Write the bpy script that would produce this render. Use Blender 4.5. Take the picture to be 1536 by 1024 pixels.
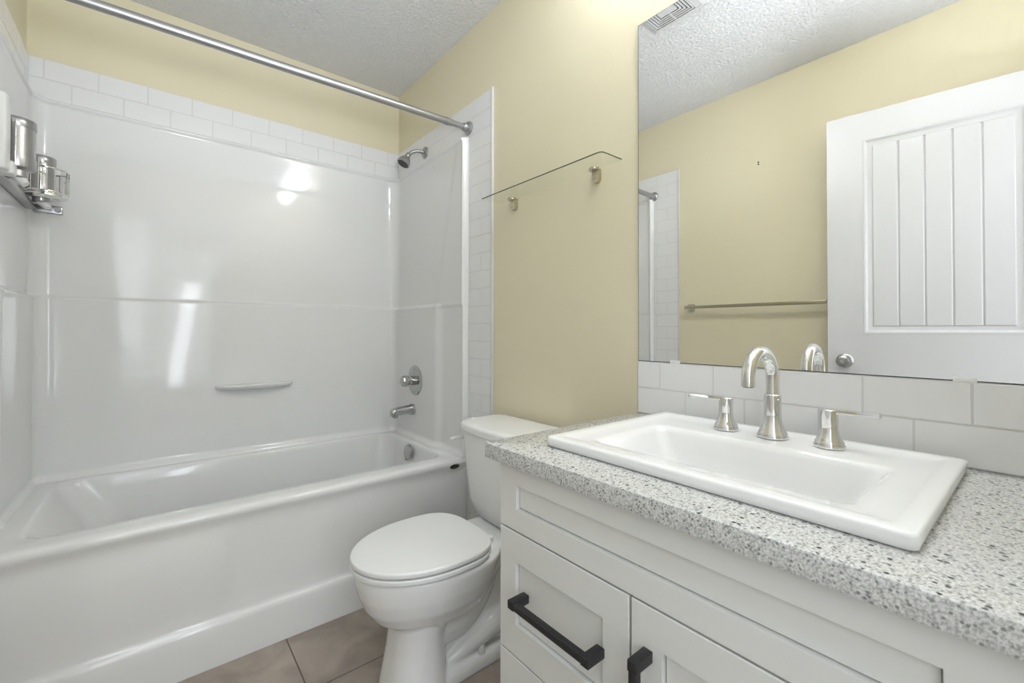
import bpy, bmesh, math, random
from math import sin, cos, pi, radians, sqrt, atan2
from mathutils import Vector, Matrix
random.seed(4)
S = bpy.context.scene
COL = S.collection
for o in list(bpy.data.objects):
    bpy.data.objects.remove(o)

# ------------------------------------------------------------------ camera
CAM = Vector((-1.1189, -2.4371, 1.0641))
yaw, pit, rol = radians(39.2409), radians(0.641), radians(0.1261)
F = Vector((sin(yaw)*cos(pit), cos(yaw)*cos(pit), sin(pit)))
R = Vector((cos(yaw), -sin(yaw), 0)); U = R.cross(F)
R2 = cos(rol)*R + sin(rol)*U; U2 = -sin(rol)*R + cos(rol)*U
cd = bpy.data.cameras.new('camera'); cam = bpy.data.objects.new('camera', cd); COL.objects.link(cam)
m = Matrix((R2, U2, -F)).transposed().to_4x4(); m.translation = CAM
cam.matrix_world = m
cd.sensor_width = 36; cd.lens = 658.359/1536*36
cd.shift_y = -(512-488.744)/1536
cd.clip_start = 0.01
cd.dof.use_dof = True; cd.dof.focus_distance = 1.5; cd.dof.aperture_fstop = 9
S.camera = cam

# ------------------------------------------------------------------ world, lights, exposure
w = bpy.data.worlds.new('world'); S.world = w; w.use_nodes = True
w.node_tree.nodes['Background'].inputs[0].default_value = (1, .985, .96, 1)
w.node_tree.nodes['Background'].inputs[1].default_value = .6
S.view_settings.view_transform = 'Standard'; S.view_settings.look = 'None'
S.view_settings.gamma = 1; S.view_settings.use_curve_mapping = False
S.view_settings.exposure = 1.26
VANITY_Y = (-1.74, -2.02, -2.30)
VANITY_POS = (-.155, 2.335)

def area_light(name, loc, target, sx, sy, power, col=(1, 1, 1)):
    l = bpy.data.lights.new(name, 'AREA'); l.shape = 'RECTANGLE'; l.size = sx; l.size_y = sy
    l.energy = power; l.color = col
    o = bpy.data.objects.new(name, l); COL.objects.link(o); o.location = loc
    o.rotation_euler = (Vector(target)-Vector(loc)).to_track_quat('-Z', 'Y').to_euler()
    return o
COOL = (.845, .905, 1)      # the photograph is balanced so that these lights make white paint neutral
# fill lights added in the hall beyond the doorway: overhead, far end and side
area_light('hall_top_fill', (-1.0, -3.3, 2.40), (-1.0, -3.3, 0), .5, .5, 4, COOL)
area_light('hall_end_fill', (-1.02, -3.75, 1.25), (-1.0, 0, 1.0), 1.1, 1.5, 3.5, COOL)
hs = area_light('hall_streak_fill', (-.85, -3.74, 1.05), (-.85, 0, 1.05), .17, 1.25, 2.4, COOL)  # added strip, shaped to put a bright streak on the tub wall
hs.rotation_euler.rotate_axis('Z', radians(-7))
area_light('hall_side_fill', (-1.40, -3.1, 1.5), (0, -1.2, 1.1), .5, 1.4, 2.0, COOL)
# photographer's bounced flash, and a second spot added to brighten the tub ceiling
def bounce_flash_fill(loc, aim, power, angle):
    l = bpy.data.lights.new('bounce_flash_fill', 'SPOT'); l.energy = power; l.spot_size = radians(angle); l.spot_blend = 1; l.shadow_soft_size = .12
    l.color = COOL
    o = bpy.data.objects.new('bounce_flash_fill', l); COL.objects.link(o); o.location = loc
    o.rotation_euler = (Vector(aim)-Vector(loc)).to_track_quat('-Z', 'Y').to_euler()
bounce_flash_fill((-.95, -2.30, 1.40), (-.78, -2.50, 2.45), 24, 110)
bounce_flash_fill((-.90, -2.30, 1.40), (-.80, -.70, 2.45), 25, 80)

# ------------------------------------------------------------------ helpers
ORG = {}
def prop(o, label=None, cat=None, group=None, kind=None):
    if label: o['label'] = label
    if cat: o['category'] = cat
    if group: o['group'] = group
    if kind: o['kind'] = kind
    return o
def thing(name, label, cat, loc=(0, 0, 0), group=None):
    o = bpy.data.objects.new(name, None); COL.objects.link(o); o.location = loc
    o.empty_display_size = .05
    ORG[o.name] = Vector(loc)
    return prop(o, label, cat, group)
def obj(name, bm, mat, parent=None, smooth=35, loc=None):
    """link a bmesh (given in room coordinates) as one mesh object"""
    bmesh.ops.recalc_face_normals(bm, faces=bm.faces)
    me = bpy.data.meshes.new(name)
    org = ORG[parent.name] if parent else Vector(loc or (0, 0, 0))
    bmesh.ops.translate(bm, verts=bm.verts, vec=-org)
    bm.to_mesh(me); bm.free()
    for p in me.polygons: p.use_smooth = smooth is not None
    if smooth is not None:
        me.set_sharp_from_angle(angle=radians(smooth))
    mats = mat if isinstance(mat, (list, tuple)) else [mat]
    for x in mats: me.materials.append(x)
    o = bpy.data.objects.new(name, me); COL.objects.link(o)
    if parent: o.parent = parent
    else: o.location = org
    ORG[o.name] = org
    return o
def B(): return bmesh.new()
def merge(dst, src, M=None):
    if M is not None: src.transform(M)
    me = bpy.data.meshes.new('t'); src.to_mesh(me); src.free(); dst.from_mesh(me); bpy.data.meshes.remove(me)
def box(bm, x0, x1, y0, y1, z0, z1, r=0, seg=2, M=None, mi=0):
    t = bmesh.new(); bmesh.ops.create_cube(t, size=1)
    for v in t.verts:
        v.co = Vector(((x0+x1)/2+v.co.x*abs(x1-x0), (y0+y1)/2+v.co.y*abs(y1-y0), (z0+z1)/2+v.co.z*abs(z1-z0)))
    if r > 0: bmesh.ops.bevel(t, geom=t.edges[:], offset=r, segments=seg, profile=.5, affect='EDGES')
    for f in t.faces: f.material_index = mi
    merge(bm, t, M)
def frame_at(p, d):
    d = Vector(d).normalized(); q = d.to_track_quat('Z', 'Y')
    M = q.to_matrix().to_4x4(); M.translation = Vector(p); return M
def lathe(bm, prof, M=None, n=32, mi=0, cap=True):
    """prof = [(radius, z)] along local Z"""
    t = bmesh.new(); rings = []
    for r, z in prof:
        if r < 1e-6: rings.append([t.verts.new((0, 0, z))])
        else: rings.append([t.verts.new((r*cos(2*pi*i/n), r*sin(2*pi*i/n), z)) for i in range(n)])
    for a, b in zip(rings, rings[1:]):
        for i in range(n):
            j = (i+1) % n
            if len(a) == 1 and len(b) == 1: continue
            if len(a) == 1: t.faces.new((a[0], b[i], b[j]))
            elif len(b) == 1: t.faces.new((a[i], a[j], b[0]))
            else: t.faces.new((a[i], a[j], b[j], b[i]))
    if cap:
        for rg in (rings[0], rings[-1]):
            if len(rg) > 1: t.faces.new(rg)
    for f in t.faces: f.material_index = mi
    merge(bm, t, M)
def loft(bm, rings, cap0=True, cap1=True, closed=True, mi=0):
    t = bmesh.new(); vr = [[t.verts.new(p) for p in r] for r in rings]; n = len(vr[0])
    for a, b in zip(vr, vr[1:]):
        for i in range(n if closed else n-1):
            j = (i+1) % n; t.faces.new((a[i], a[j], b[j], b[i]))
    if cap0: t.faces.new(vr[0])
    if cap1: t.faces.new(vr[-1])
    for f in t.faces: f.material_index = mi
    merge(bm, t)
def catmull(P, k=8):
    P = [Vector(p) for p in P]; Q = [P[0]*2-P[1]]+P+[P[-1]*2-P[-2]]; out = []
    for i in range(1, len(Q)-2):
        a, b, c, d = Q[i-1:i+3]
        for s in range(k):
            t = s/k
            out.append(.5*((2*b)+(c-a)*t+(2*a-5*b+4*c-d)*t*t+(3*b-a-3*c+d)*t**3))
    out.append(P[-1]); return out
def tube(bm, pts, rad, n=16, mi=0, sx=1.0):
    pts = [Vector(p) for p in pts]; L = len(pts)
    rs = rad if isinstance(rad, (list, tuple)) else [rad]*L
    if len(rs) != L: rs = [rs[0]+(rs[-1]-rs[0])*i/(L-1) for i in range(L)] if len(rs) == 2 else \
        [rs[min(int(i/(L-1)*(len(rs)-1)), len(rs)-2)]*(1-(i/(L-1)*(len(rs)-1)-min(int(i/(L-1)*(len(rs)-1)), len(rs)-2))) +
         rs[min(int(i/(L-1)*(len(rs)-1)), len(rs)-2)+1]*(i/(L-1)*(len(rs)-1)-min(int(i/(L-1)*(len(rs)-1)), len(rs)-2)) for i in range(L)]
    up = None; rings = []
    for i, p in enumerate(pts):
        d = (pts[min(i+1, L-1)]-pts[max(i-1, 0)]).normalized()
        if up is None: up = d.orthogonal().normalized()
        up = (up-d*up.dot(d)).normalized(); s = d.cross(up)
        rings.append([p+(up*cos(2*pi*k/n)*sx+s*sin(2*pi*k/n))*rs[i] for k in range(n)])
    loft(bm, rings, mi=mi)
def rrect(x0, x1, y0, y1, r, z, nl=12, ns=6, nc=6):
    """rounded rectangle ring, fixed vertex count; nl segments on the x sides, ns on the y sides"""
    r = max(min(r, (x1-x0)/2-1e-4, (y1-y0)/2-1e-4), 1e-4); P = []
    def arc(cx, cy, a0):
        for k in range(nc+1):
            a = a0+pi/2*k/nc; P.append(Vector((cx+r*cos(a), cy+r*sin(a), z)))
    def ln(ax, ay, bx, by, n):
        for k in range(1, n): P.append(Vector((ax+(bx-ax)*k/n, ay+(by-ay)*k/n, z)))
    arc(x0+r, y0+r, pi); ln(x0+r, y0, x1-r, y0, nl)
    arc(x1-r, y0+r, 1.5*pi); ln(x1, y0+r, x1, y1-r, ns)
    arc(x1-r, y1-r, 0); ln(x1-r, y1, x0+r, y1, nl)
    arc(x0+r, y1-r, pi/2); ln(x0, y1-r, x0, y0+r, ns)
    return P
def smooth01(t):
    t = min(max(t, 0), 1); return t*t*(3-2*t)

# ------------------------------------------------------------------ materials
def srgb(r, g, b):
    f = lambda c: ((c/255)/12.92 if c/255 <= .04045 else (((c/255)+.055)/1.055)**2.4)
    return (f(r), f(g), f(b), 1)
def mat(name, col, rough=.5, metal=0, spec=.5, coat=0, bump=None, ior=None):
    m_ = bpy.data.materials.new(name); m_.use_nodes = True; nt = m_.node_tree
    b = nt.nodes['Principled BSDF']
    b.inputs['Base Color'].default_value = col; b.inputs['Roughness'].default_value = rough
    b.inputs['Metallic'].default_value = metal; b.inputs['Specular IOR Level'].default_value = spec
    b.inputs['Coat Weight'].default_value = coat; b.inputs['Coat Roughness'].default_value = .03
    if bump:
        sc, dist, det = bump
        tc = nt.nodes.new('ShaderNodeTexCoord'); n = nt.nodes.new('ShaderNodeTexNoise')
        n.inputs['Scale'].default_value = sc; n.inputs['Detail'].default_value = det
        nt.links.new(tc.outputs['Object'], n.inputs['Vector'])
        bp = nt.nodes.new('ShaderNodeBump'); bp.inputs['Distance'].default_value = dist; bp.inputs['Strength'].default_value = 1
        nt.links.new(n.outputs['Fac'], bp.inputs['Height']); nt.links.new(bp.outputs['Normal'], b.inputs['Normal'])
    return m_
M = {}
M['yellow'] = mat('yellow_wall_paint', srgb(228, 220, 192), .55, bump=(260, .0004, 2), spec=.3)
M['white_paint'] = mat('white_trim_paint', srgb(208, 208, 209), .38)
M['hall'] = mat('hall_wall_paint', srgb(215, 212, 202), .6)
M['acrylic'] = mat('white_gloss_acrylic', srgb(234, 234, 233), .075, coat=.0, bump=(3.0, .0016, 1))
M['porcelain'] = mat('white_porcelain', srgb(241, 241, 240), .07, coat=.0)
M['seat_plastic'] = mat('white_seat_plastic', srgb(236, 236, 235), .3)
M['tile'] = mat('white_glazed_tile', srgb(236, 236, 236), .10, coat=.0, bump=(14, .0006, 1))
M['grout'] = mat('pale_grout', srgb(218, 218, 216), .7)
M['cabinet'] = mat('white_cabinet_lacquer', srgb(229, 229, 225), .36)
M['chrome'] = mat('polished_chrome', (.78, .78, .77, 1), .06, 1)
M['brushed'] = mat('brushed_steel', (.45, .45, .46, 1), .3, 1)
M['rod_steel'] = mat('satin_rod_steel', (.44, .44, .45, 1), .42, 1)
M['tub_chrome'] = mat('tub_fitting_chrome', (.50, .50, .49, 1), .12, 1)
M['nickel'] = mat('warm_nickel', (.58, .54, .44, 1), .2, 1)
M['dark_nickel'] = mat('dark_nickel', (.42, .39, .30, 1), .3, 1)
M['black'] = mat('black_metal', srgb(38, 38, 40), .42, bump=(900, .0002, 2))
M['dark'] = mat('dark_gap', srgb(60, 60, 58), .8)
M['duct'] = mat('dark_duct', srgb(30, 30, 30), .9)
M['drain_dark'] = mat('dark_rubber', srgb(40, 40, 40), .5)
M['edge'] = mat('glass_edge_green_dark', srgb(92, 98, 78), .15)
M['mirror'] = mat('mirror_silver', (.93, .935, .93, 1), .0, 1)
M['plastic'] = mat('white_plastic', srgb(235, 235, 233), .3)
M['frosted'] = mat('grey_translucent_plastic', srgb(170, 171, 168), .2)
M['steel_grey'] = mat('smoked_steel', (.42, .42, .42, 1), .3, .7)
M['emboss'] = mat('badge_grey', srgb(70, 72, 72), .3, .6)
g = mat('clear_glass', (.97, .99, .98, 1), .0)
g.node_tree.nodes['Principled BSDF'].inputs['Transmission Weight'].default_value = 1
g.node_tree.nodes['Principled BSDF'].inputs['IOR'].default_value = 1.45
# thin shelf glass: mostly see-through with a weak gloss
nt = g.node_tree; out = nt.nodes['Material Output']
tr = nt.nodes.new('ShaderNodeBsdfTransparent'); tr.inputs[0].default_value = (.975, .985, .975, 1)
gl = nt.nodes.new('ShaderNodeBsdfGlossy'); gl.inputs['Roughness'].default_value = .02
mx = nt.nodes.new('ShaderNodeMixShader'); mx.inputs[0].default_value = .04
nt.links.new(tr.outputs[0], mx.inputs[1]); nt.links.new(gl.outputs[0], mx.inputs[2])
nt.links.new(mx.outputs[0], out.inputs[0]); M['glass'] = g
bulb = bpy.data.materials.new('lit_opal_glass'); bulb.use_nodes = True
bb = bulb.node_tree.nodes['Principled BSDF']; bb.inputs['Base Color'].default_value = (.9, .9, .88, 1)
bb.inputs['Emission Color'].default_value = (.885, .93, 1, 1); bb.inputs['Emission Strength'].default_value = 16
M['bulb'] = bulb

def ceiling_mat():
    m_ = mat('popcorn_ceiling', srgb(236, 236, 236), .9, spec=.1); nt = m_.node_tree; b = nt.nodes['Principled BSDF']
    tc = nt.nodes.new('ShaderNodeTexCoord'); n = nt.nodes.new('ShaderNodeTexNoise'); n.inputs['Scale'].default_value = 75
    n.inputs['Detail'].default_value = 4; n.inputs['Roughness'].default_value = .65
    r_ = nt.nodes.new('ShaderNodeValToRGB'); r_.color_ramp.elements[0].position = .42; r_.color_ramp.elements[1].position = .68
    bp = nt.nodes.new('ShaderNodeBump'); bp.inputs['Distance'].default_value = .0045; bp.inputs['Strength'].default_value = .9
    nt.links.new(tc.outputs['Object'], n.inputs['Vector']); nt.links.new(n.outputs['Fac'], r_.inputs[0])
    nt.links.new(r_.outputs[0], bp.inputs['Height']); nt.links.new(bp.outputs['Normal'], b.inputs['Normal'])
    return m_
M['ceiling'] = ceiling_mat()

def granite_mat():
    m_ = mat('speckled_grey_granite', (.6, .6, .6, 1), .22, coat=.25); nt = m_.node_tree; b = nt.nodes['Principled BSDF']
    tc = nt.nodes.new('ShaderNodeTexCoord')
    def ramp(src, stops):
        r_ = nt.nodes.new('ShaderNodeValToRGB'); e = r_.color_ramp.elements
        while len(e) < len(stops): e.new(.5)
        for el, (p_, c_) in zip(e, stops): el.position = p_; el.color = c_
        nt.links.new(src, r_.inputs[0]); return r_.outputs[0]
    def noise(sc, det=3, rough=.6):
        n = nt.nodes.new('ShaderNodeTexNoise'); n.inputs['Scale'].default_value = sc; n.inputs['Detail'].default_value = det
        n.inputs['Roughness'].default_value = rough; nt.links.new(tc.outputs['Object'], n.inputs['Vector']); return n.outputs['Fac']
    def mixc(fac, a, c, mode='MIX'):
        x = nt.nodes.new('ShaderNodeMix'); x.data_type = 'RGBA'; x.blend_type = mode
        if isinstance(fac, float): x.inputs[0].default_value = fac
        else: nt.links.new(fac, x.inputs[0])
        for s_, v in ((6, a), (7, c)):
            if isinstance(v, tuple): x.inputs[s_].default_value = v
            else: nt.links.new(v, x.inputs[s_])
        return x.outputs[2]
    base = ramp(noise(120, 3), [(.35, srgb(172, 173, 170)), (.5, srgb(205, 205, 201)), (.62, srgb(222, 222, 219))])
    fine = ramp(noise(330, 2), [(.36, srgb(120, 120, 117)), (.5, srgb(205, 205, 202)), (.6, srgb(236, 236, 234))])
    c = mixc(.5, base, fine)
    def specks(scale, thr, soft, keep):
        v = nt.nodes.new('ShaderNodeTexVoronoi'); v.inputs['Scale'].default_value = scale
        nt.links.new(tc.outputs['Object'], v.inputs['Vector'])
        d = ramp(v.outputs['Distance'], [(thr, (1, 1, 1, 1)), (thr+soft, (0, 0, 0, 1))])
        sep = nt.nodes.new('ShaderNodeSeparateColor'); nt.links.new(v.outputs['Color'], sep.inputs[0])
        k = ramp(sep.outputs[0], [(keep, (1, 1, 1, 1)), (keep+.01, (0, 0, 0, 1))])
        mu = nt.nodes.new('ShaderNodeMath'); mu.operation = 'MULTIPLY'; nt.links.new(d, mu.inputs[0]); nt.links.new(k, mu.inputs[1])
        return mu.outputs[0]
    c = mixc(specks(230, .36, .14, .30), c, srgb(138, 139, 136))
    c = mixc(specks(135, .30, .10, .13), c, srgb(62, 60, 61))
    nt.links.new(c, b.inputs['Base Color'])
    return m_
M['granite'] = granite_mat()

def floor_mat():
    m_ = mat('taupe_floor_tile', (.3, .27, .24, 1), .42); nt = m_.node_tree; b = nt.nodes['Principled BSDF']
    tc = nt.nodes.new('ShaderNodeTexCoord'); mp = nt.nodes.new('ShaderNodeMapping')
    # grout lines pass x = -0.755 and y = -1.048
    mp.inputs['Location'].default_value = (.755+3.33, 1.048+3.33, 0)
    nt.links.new(tc.outputs['Object'], mp.inputs['Vector'])
    br = nt.nodes.new('ShaderNodeTexBrick'); br.offset = 0; br.squash = 1
    br.inputs['Scale'].default_value = 1; br.inputs['Brick Width'].default_value = .333; br.inputs['Row Height'].default_value = .333
    br.inputs['Mortar Size'].default_value = .0022; br.inputs['Mortar Smooth'].default_value = .2
    br.inputs['Color1'].default_value = (1, 1, 1, 1); br.inputs['Color2'].default_value = (.95, .95, .95, 1); br.inputs['Mortar'].default_value = (0, 0, 0, 1)
    nt.links.new(mp.outputs[0], br.inputs['Vector'])
    n = nt.nodes.new('ShaderNodeTexNoise'); n.inputs['Scale'].default_value = 7; n.inputs['Detail'].default_value = 6; n.inputs['Distortion'].default_value = .6
    nt.links.new(tc.outputs['Object'], n.inputs['Vector'])
    r_ = nt.nodes.new('ShaderNodeValToRGB'); e = r_.color_ramp.elements
    e[0].position = .35; e[0].color = srgb(150, 139, 128); e[1].position = .68; e[1].color = srgb(180, 168, 156)
    nt.links.new(n.outputs['Fac'], r_.inputs[0])
    mu = nt.nodes.new('ShaderNodeMix'); mu.data_type = 'RGBA'; mu.blend_type = 'MULTIPLY'; mu.inputs[0].default_value = 1
    nt.links.new(r_.outputs[0], mu.inputs[6]); nt.links.new(br.outputs['Color'], mu.inputs[7])
    mo = nt.nodes.new('ShaderNodeMix'); mo.data_type = 'RGBA'; nt.links.new(br.outputs['Fac'], mo.inputs[0])
    nt.links.new(mu.outputs[2], mo.inputs[6]); mo.inputs[7].default_value = srgb(104, 94, 84)
    nt.links.new(mo.outputs[2], b.inputs['Base Color'])
    iv = nt.nodes.new('ShaderNodeMath'); iv.operation = 'SUBTRACT'; iv.inputs[0].default_value = 1; nt.links.new(br.outputs['Fac'], iv.inputs[1])
    bp = nt.nodes.new('ShaderNodeBump'); bp.inputs['Distance'].default_value = .0015; nt.links.new(iv.outputs[0], bp.inputs['Height'])
    nt.links.new(bp.outputs['Normal'], b.inputs['Normal'])
    return m_
M['floor'] = floor_mat()

# ------------------------------------------------------------------ the room
W, YF, H, TT = 1.5, -2.56, 2.45, .1
def struct(name, bm, m_, smooth=None):
    return prop(obj(name, bm, m_, smooth=smooth), kind='structure')
b = B(); box(b, -W-TT, TT, -4.0, TT, -.08, 0); struct('floor', b, M['floor'])
b = B(); box(b, -W-TT, TT, -4.0, TT, H, H+.08); struct('ceiling', b, M['ceiling'])
b = B(); box(b, 0, TT, YF, TT, 0, H); struct('wall_right', b, M['yellow'])
b = B(); box(b, -W-TT, -W, YF-.12, TT, 0, H); struct('wall_left', b, M['yellow'])
b = B(); box(b, -W, 0, 0, TT, 0, H); struct('wall_back', b, M['yellow'])
DX0, DX1, DZ = -1.44, -.66, 2.06
b = B()
box(b, -W, DX0, YF-.12, YF, 0, H); box(b, DX1, TT, YF-.12, YF, 0, H); box(b, DX0, DX1, YF-.12, YF, DZ, H)
struct('wall_front', b, M['yellow'])
b = B()   # hall beyond the doorway
box(b, -W-TT-.05, -W-TT, -3.95, YF-.12, 0, H); box(b, -.45, -.40, -3.95, YF-.12, 0, H); box(b, -W-TT, -.40, -4.0, -3.95, 0, H)
struct('wall_hall', b, M['hall'])
b = B()   # door casing
for y0, y1 in ((YF, YF+.014), (YF-.134, YF-.12)):
    box(b, DX0-.055, DX0, y0, y1, 0, DZ+.06, .004); box(b, DX1, DX1+.06, y0, y1, 0, DZ+.06, .004)
    box(b, DX0-.055, DX1+.06, y0, y1, DZ, DZ+.06, .004)
box(b, DX0, DX0+.016, YF-.12, YF, 0, DZ, .002); box(b, DX1-.016, DX1, YF-.12, YF, 0, DZ, .002); box(b, DX0, DX1, YF-.12, YF, DZ-.016, DZ, .002)
struct('trim_1', b, M['white_paint'])
def baseboard(name, x0, x1, y0, y1):
    b = B(); box(b, x0, x1, y0, y1, 0, .09, .004); struct(name, b, M['white_paint'])
baseboard('baseboard_right', -.013, 0, -1.69, -.945)
baseboard('baseboard_left', -W, -W+.013, YF, -.945)

# tile bands: real tiles over a grout bed
P_, Q_ = .1535, .0775
def tile_band(name, axis, side, regions, u_off, z_top, thick=.008, kind='structure', gap=.0009, rowh=Q_, pw=P_, edge=None, z_off=0):
    """regions [(u0,u1,z0,z1)] with u along the wall; axis 'x': wall plane x=side ; 'y': wall plane y=side"""
    b = B(); sg = -1 if side == 0 else 1
    def put(u0, u1, z0, z1, d0, d1, mi, bev):
        if axis == 'x': c = [(side+sg*d, u, z) for (d, u, z) in
            ((d0, u0, z0), (d0, u1, z0), (d0, u1, z1), (d0, u0, z1), (d1, u0+bev, z0+bev), (d1, u1-bev, z0+bev), (d1, u1-bev, z1-bev), (d1, u0+bev, z1-bev))]
        else: c = [(u, side+sg*d, z) for (d, u, z) in
            ((d0, u0, z0), (d0, u1, z0), (d0, u1, z1), (d0, u0, z1), (d1, u0+bev, z0+bev), (d1, u1-bev, z0+bev), (d1, u1-bev, z1-bev), (d1, u0+bev, z1-bev))]
        v = [b.verts.new(p) for p in c]
        for q in ((0, 1, 2, 3), (4, 5, 6, 7), (0, 1, 5, 4), (1, 2, 6, 5), (2, 3, 7, 6), (3, 0, 4, 7)):
            f = b.faces.new([v[i] for i in q]); f.material_index = mi
    for (u0, u1, z0, z1) in regions:
        put(u0, u1, z0, z1, 0, thick-.0011, 1, 0)
        k = 0
        while True:
            zt = z_top-k*rowh; zb = zt-rowh
            if zt <= z0+.004: break
            if zb < z1-.004:
                off = u_off+(pw/2 if k % 2 else 0)
                i = math.floor((u0-off)/pw)
                while off+i*pw < u1:
                    a, c = max(u0, off+i*pw), min(u1, off+(i+1)*pw)
                    if c-a > .004:
                        put(a+gap, c-gap, max(zb, z0)+gap, min(zt, z1)-gap, .001, thick, 0, .0010)
                    i += 1
            k += 1
    if edge:
        for (u0, u1, z0, z1) in edge: put(u0, u1, z0, z1, 0, thick+.003, 2, .0008)
    o = obj(name, b, [M['tile'], M['grout'], M['white_paint']], smooth=None)
    if kind: prop(o, kind=kind)
    return o
T0 = 2.103
tile_band('trim_2', 'y', 0, [(-W+.001, -.001, T0-2*Q_, T0)], -1.453, T0)
tile_band('trim_3', 'x', 0, [(-.936, -.009, T0-2*Q_, T0), (-.936, -.762, .0, T0-2*Q_), (-.762, -.7485, .145, .452)], -.936, T0, edge=[(-.942, -.935, 0, T0+.003)])
tile_band('trim_4', 'x', -W, [(-.936, -.009, T0-2*Q_, T0), (-.936, -.762, .0, T0-2*Q_)], -.936, T0, edge=[(-.942, -.935, 0, T0+.003)])

# ------------------------------------------------------------------ bathtub
tub = thing('bathtub', 'long white built-in bathtub with a high apron along the back wall', 'bathtub', (-.75, -.38, 0))
def build_tub():
    X0, X1, Y0, Y1 = -1.4995, -.0005, -.762, -.003
    kw = dict(nl=90, ns=16, nc=5)
    rings = []
    def ro(dy, z, r=.004, dx=0): rings.append(rrect(X0+dx, X1-dx, Y0+dy, Y1, r, z, **kw))
    ro(0, 0); ro(0, .02); ro(0, .10); ro(.0005, .122); ro(.003, .133); ro(.008, .139); ro(.0125, .144); ro(.0145, .155); ro(.0148, .19); ro(.0145, .26)
    ro(.013, .34); ro(.012, .38); ro(.011, .41); ro(.0095, .43); ro(.007, .444); ro(.003, .456); ro(-.001, .465); ro(-.003, .474); ro(-.001, .483, .006, .001)
    ro(.004, .4885, .01, .003); ro(.012, .4915, .012, .006)
    def ri(l, r, f, bk, rad, z): rings.append(rrect(X0+l, X1-r, Y0+f, Y1-bk, rad, z, **kw))
    ri(.03, .03, .03, .02, .02, .4922); ri(.06, .055, .06, .045, .04, .4915); ri(.092, .072, .086, .062, .06, .4905)
    ri(.100, .078, .094, .068, .065, .488); ri(.108, .083, .100, .072, .068, .481); ri(.118, .087, .104, .076, .07, .465)
    ri(.145, .094, .110, .082, .075, .42); ri(.18, .104, .118, .090, .085, .36); ri(.23, .122, .130, .10, .10, .27)
    ri(.28, .14, .145, .115, .12, .19); ri(.33, .165, .165, .135, .12, .135); ri(.40, .21, .20, .17, .12, .112); ri(.50, .30, .26, .24, .1, .108)
    # apron relief: a very shallow raised left field with a rounded end
    for k, rg in enumerate(rings[:19]):
        for v in rg:
            if abs(v.y-Y0) < .04 and .15 < v.z < .465:
                t = 1-smooth01((v.x+.93)/.02)
                fade = smooth01((v.z-.15)/.14)*(1-smooth01((v.z-.36)/.085))
                v.y -= .010*t*fade
    b = B(); loft(b, rings); return b
tb = obj('tub_shell', build_tub(), M['acrylic'], tub, smooth=85)
b = B(); lathe(b, [(0, .002), (.012, .002), (.030, .0), (.0375, -.004), (.039, -.012), (.036, -.016), (0, -.016)],
     frame_at((-.118, -.365, .447), (-1, 0, .13)), 40)
ov = obj('overflow_cover', b, M['tub_chrome'], tub)
b = B(); box(b, -.006, .006, -.004, .004, -.002, .003, .001, M=frame_at((-.118-.0, -.365, .412), (-1, 0, .13))); obj('overflow_slot', b, M['drain_dark'], ov)
b = B(); lathe(b, [(0, .0018), (.8, .0016), (1, .0)], Matrix.Translation((-.079, -.7645, .463)) @ Matrix.Rotation(pi/2, 4, 'X') @ Matrix.Diagonal((.024, .0095, 1, 1)), 32)
badge = obj('maker_badge', b, M['emboss'], tub)
b = B(); lathe(b, [(.80, .0), (.80, .0028), (1, .0022), (1, 0), (.80, 0)], Matrix.Translation((-.079, -.7645, .463)) @ Matrix.Rotation(pi/2, 4, 'X') @ Matrix.Diagonal((.0255, .0108, 1, 1)), 32, cap=False)
obj('badge_rim', b, M['tub_chrome'], badge)
b = B(); lathe(b, [(0, .004), (.02, .004), (.034, .0), (0, -.002)], Matrix.Translation((-.32, -.38, .109)), 32); obj('drain', b, M['tub_chrome'], tub)

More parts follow.
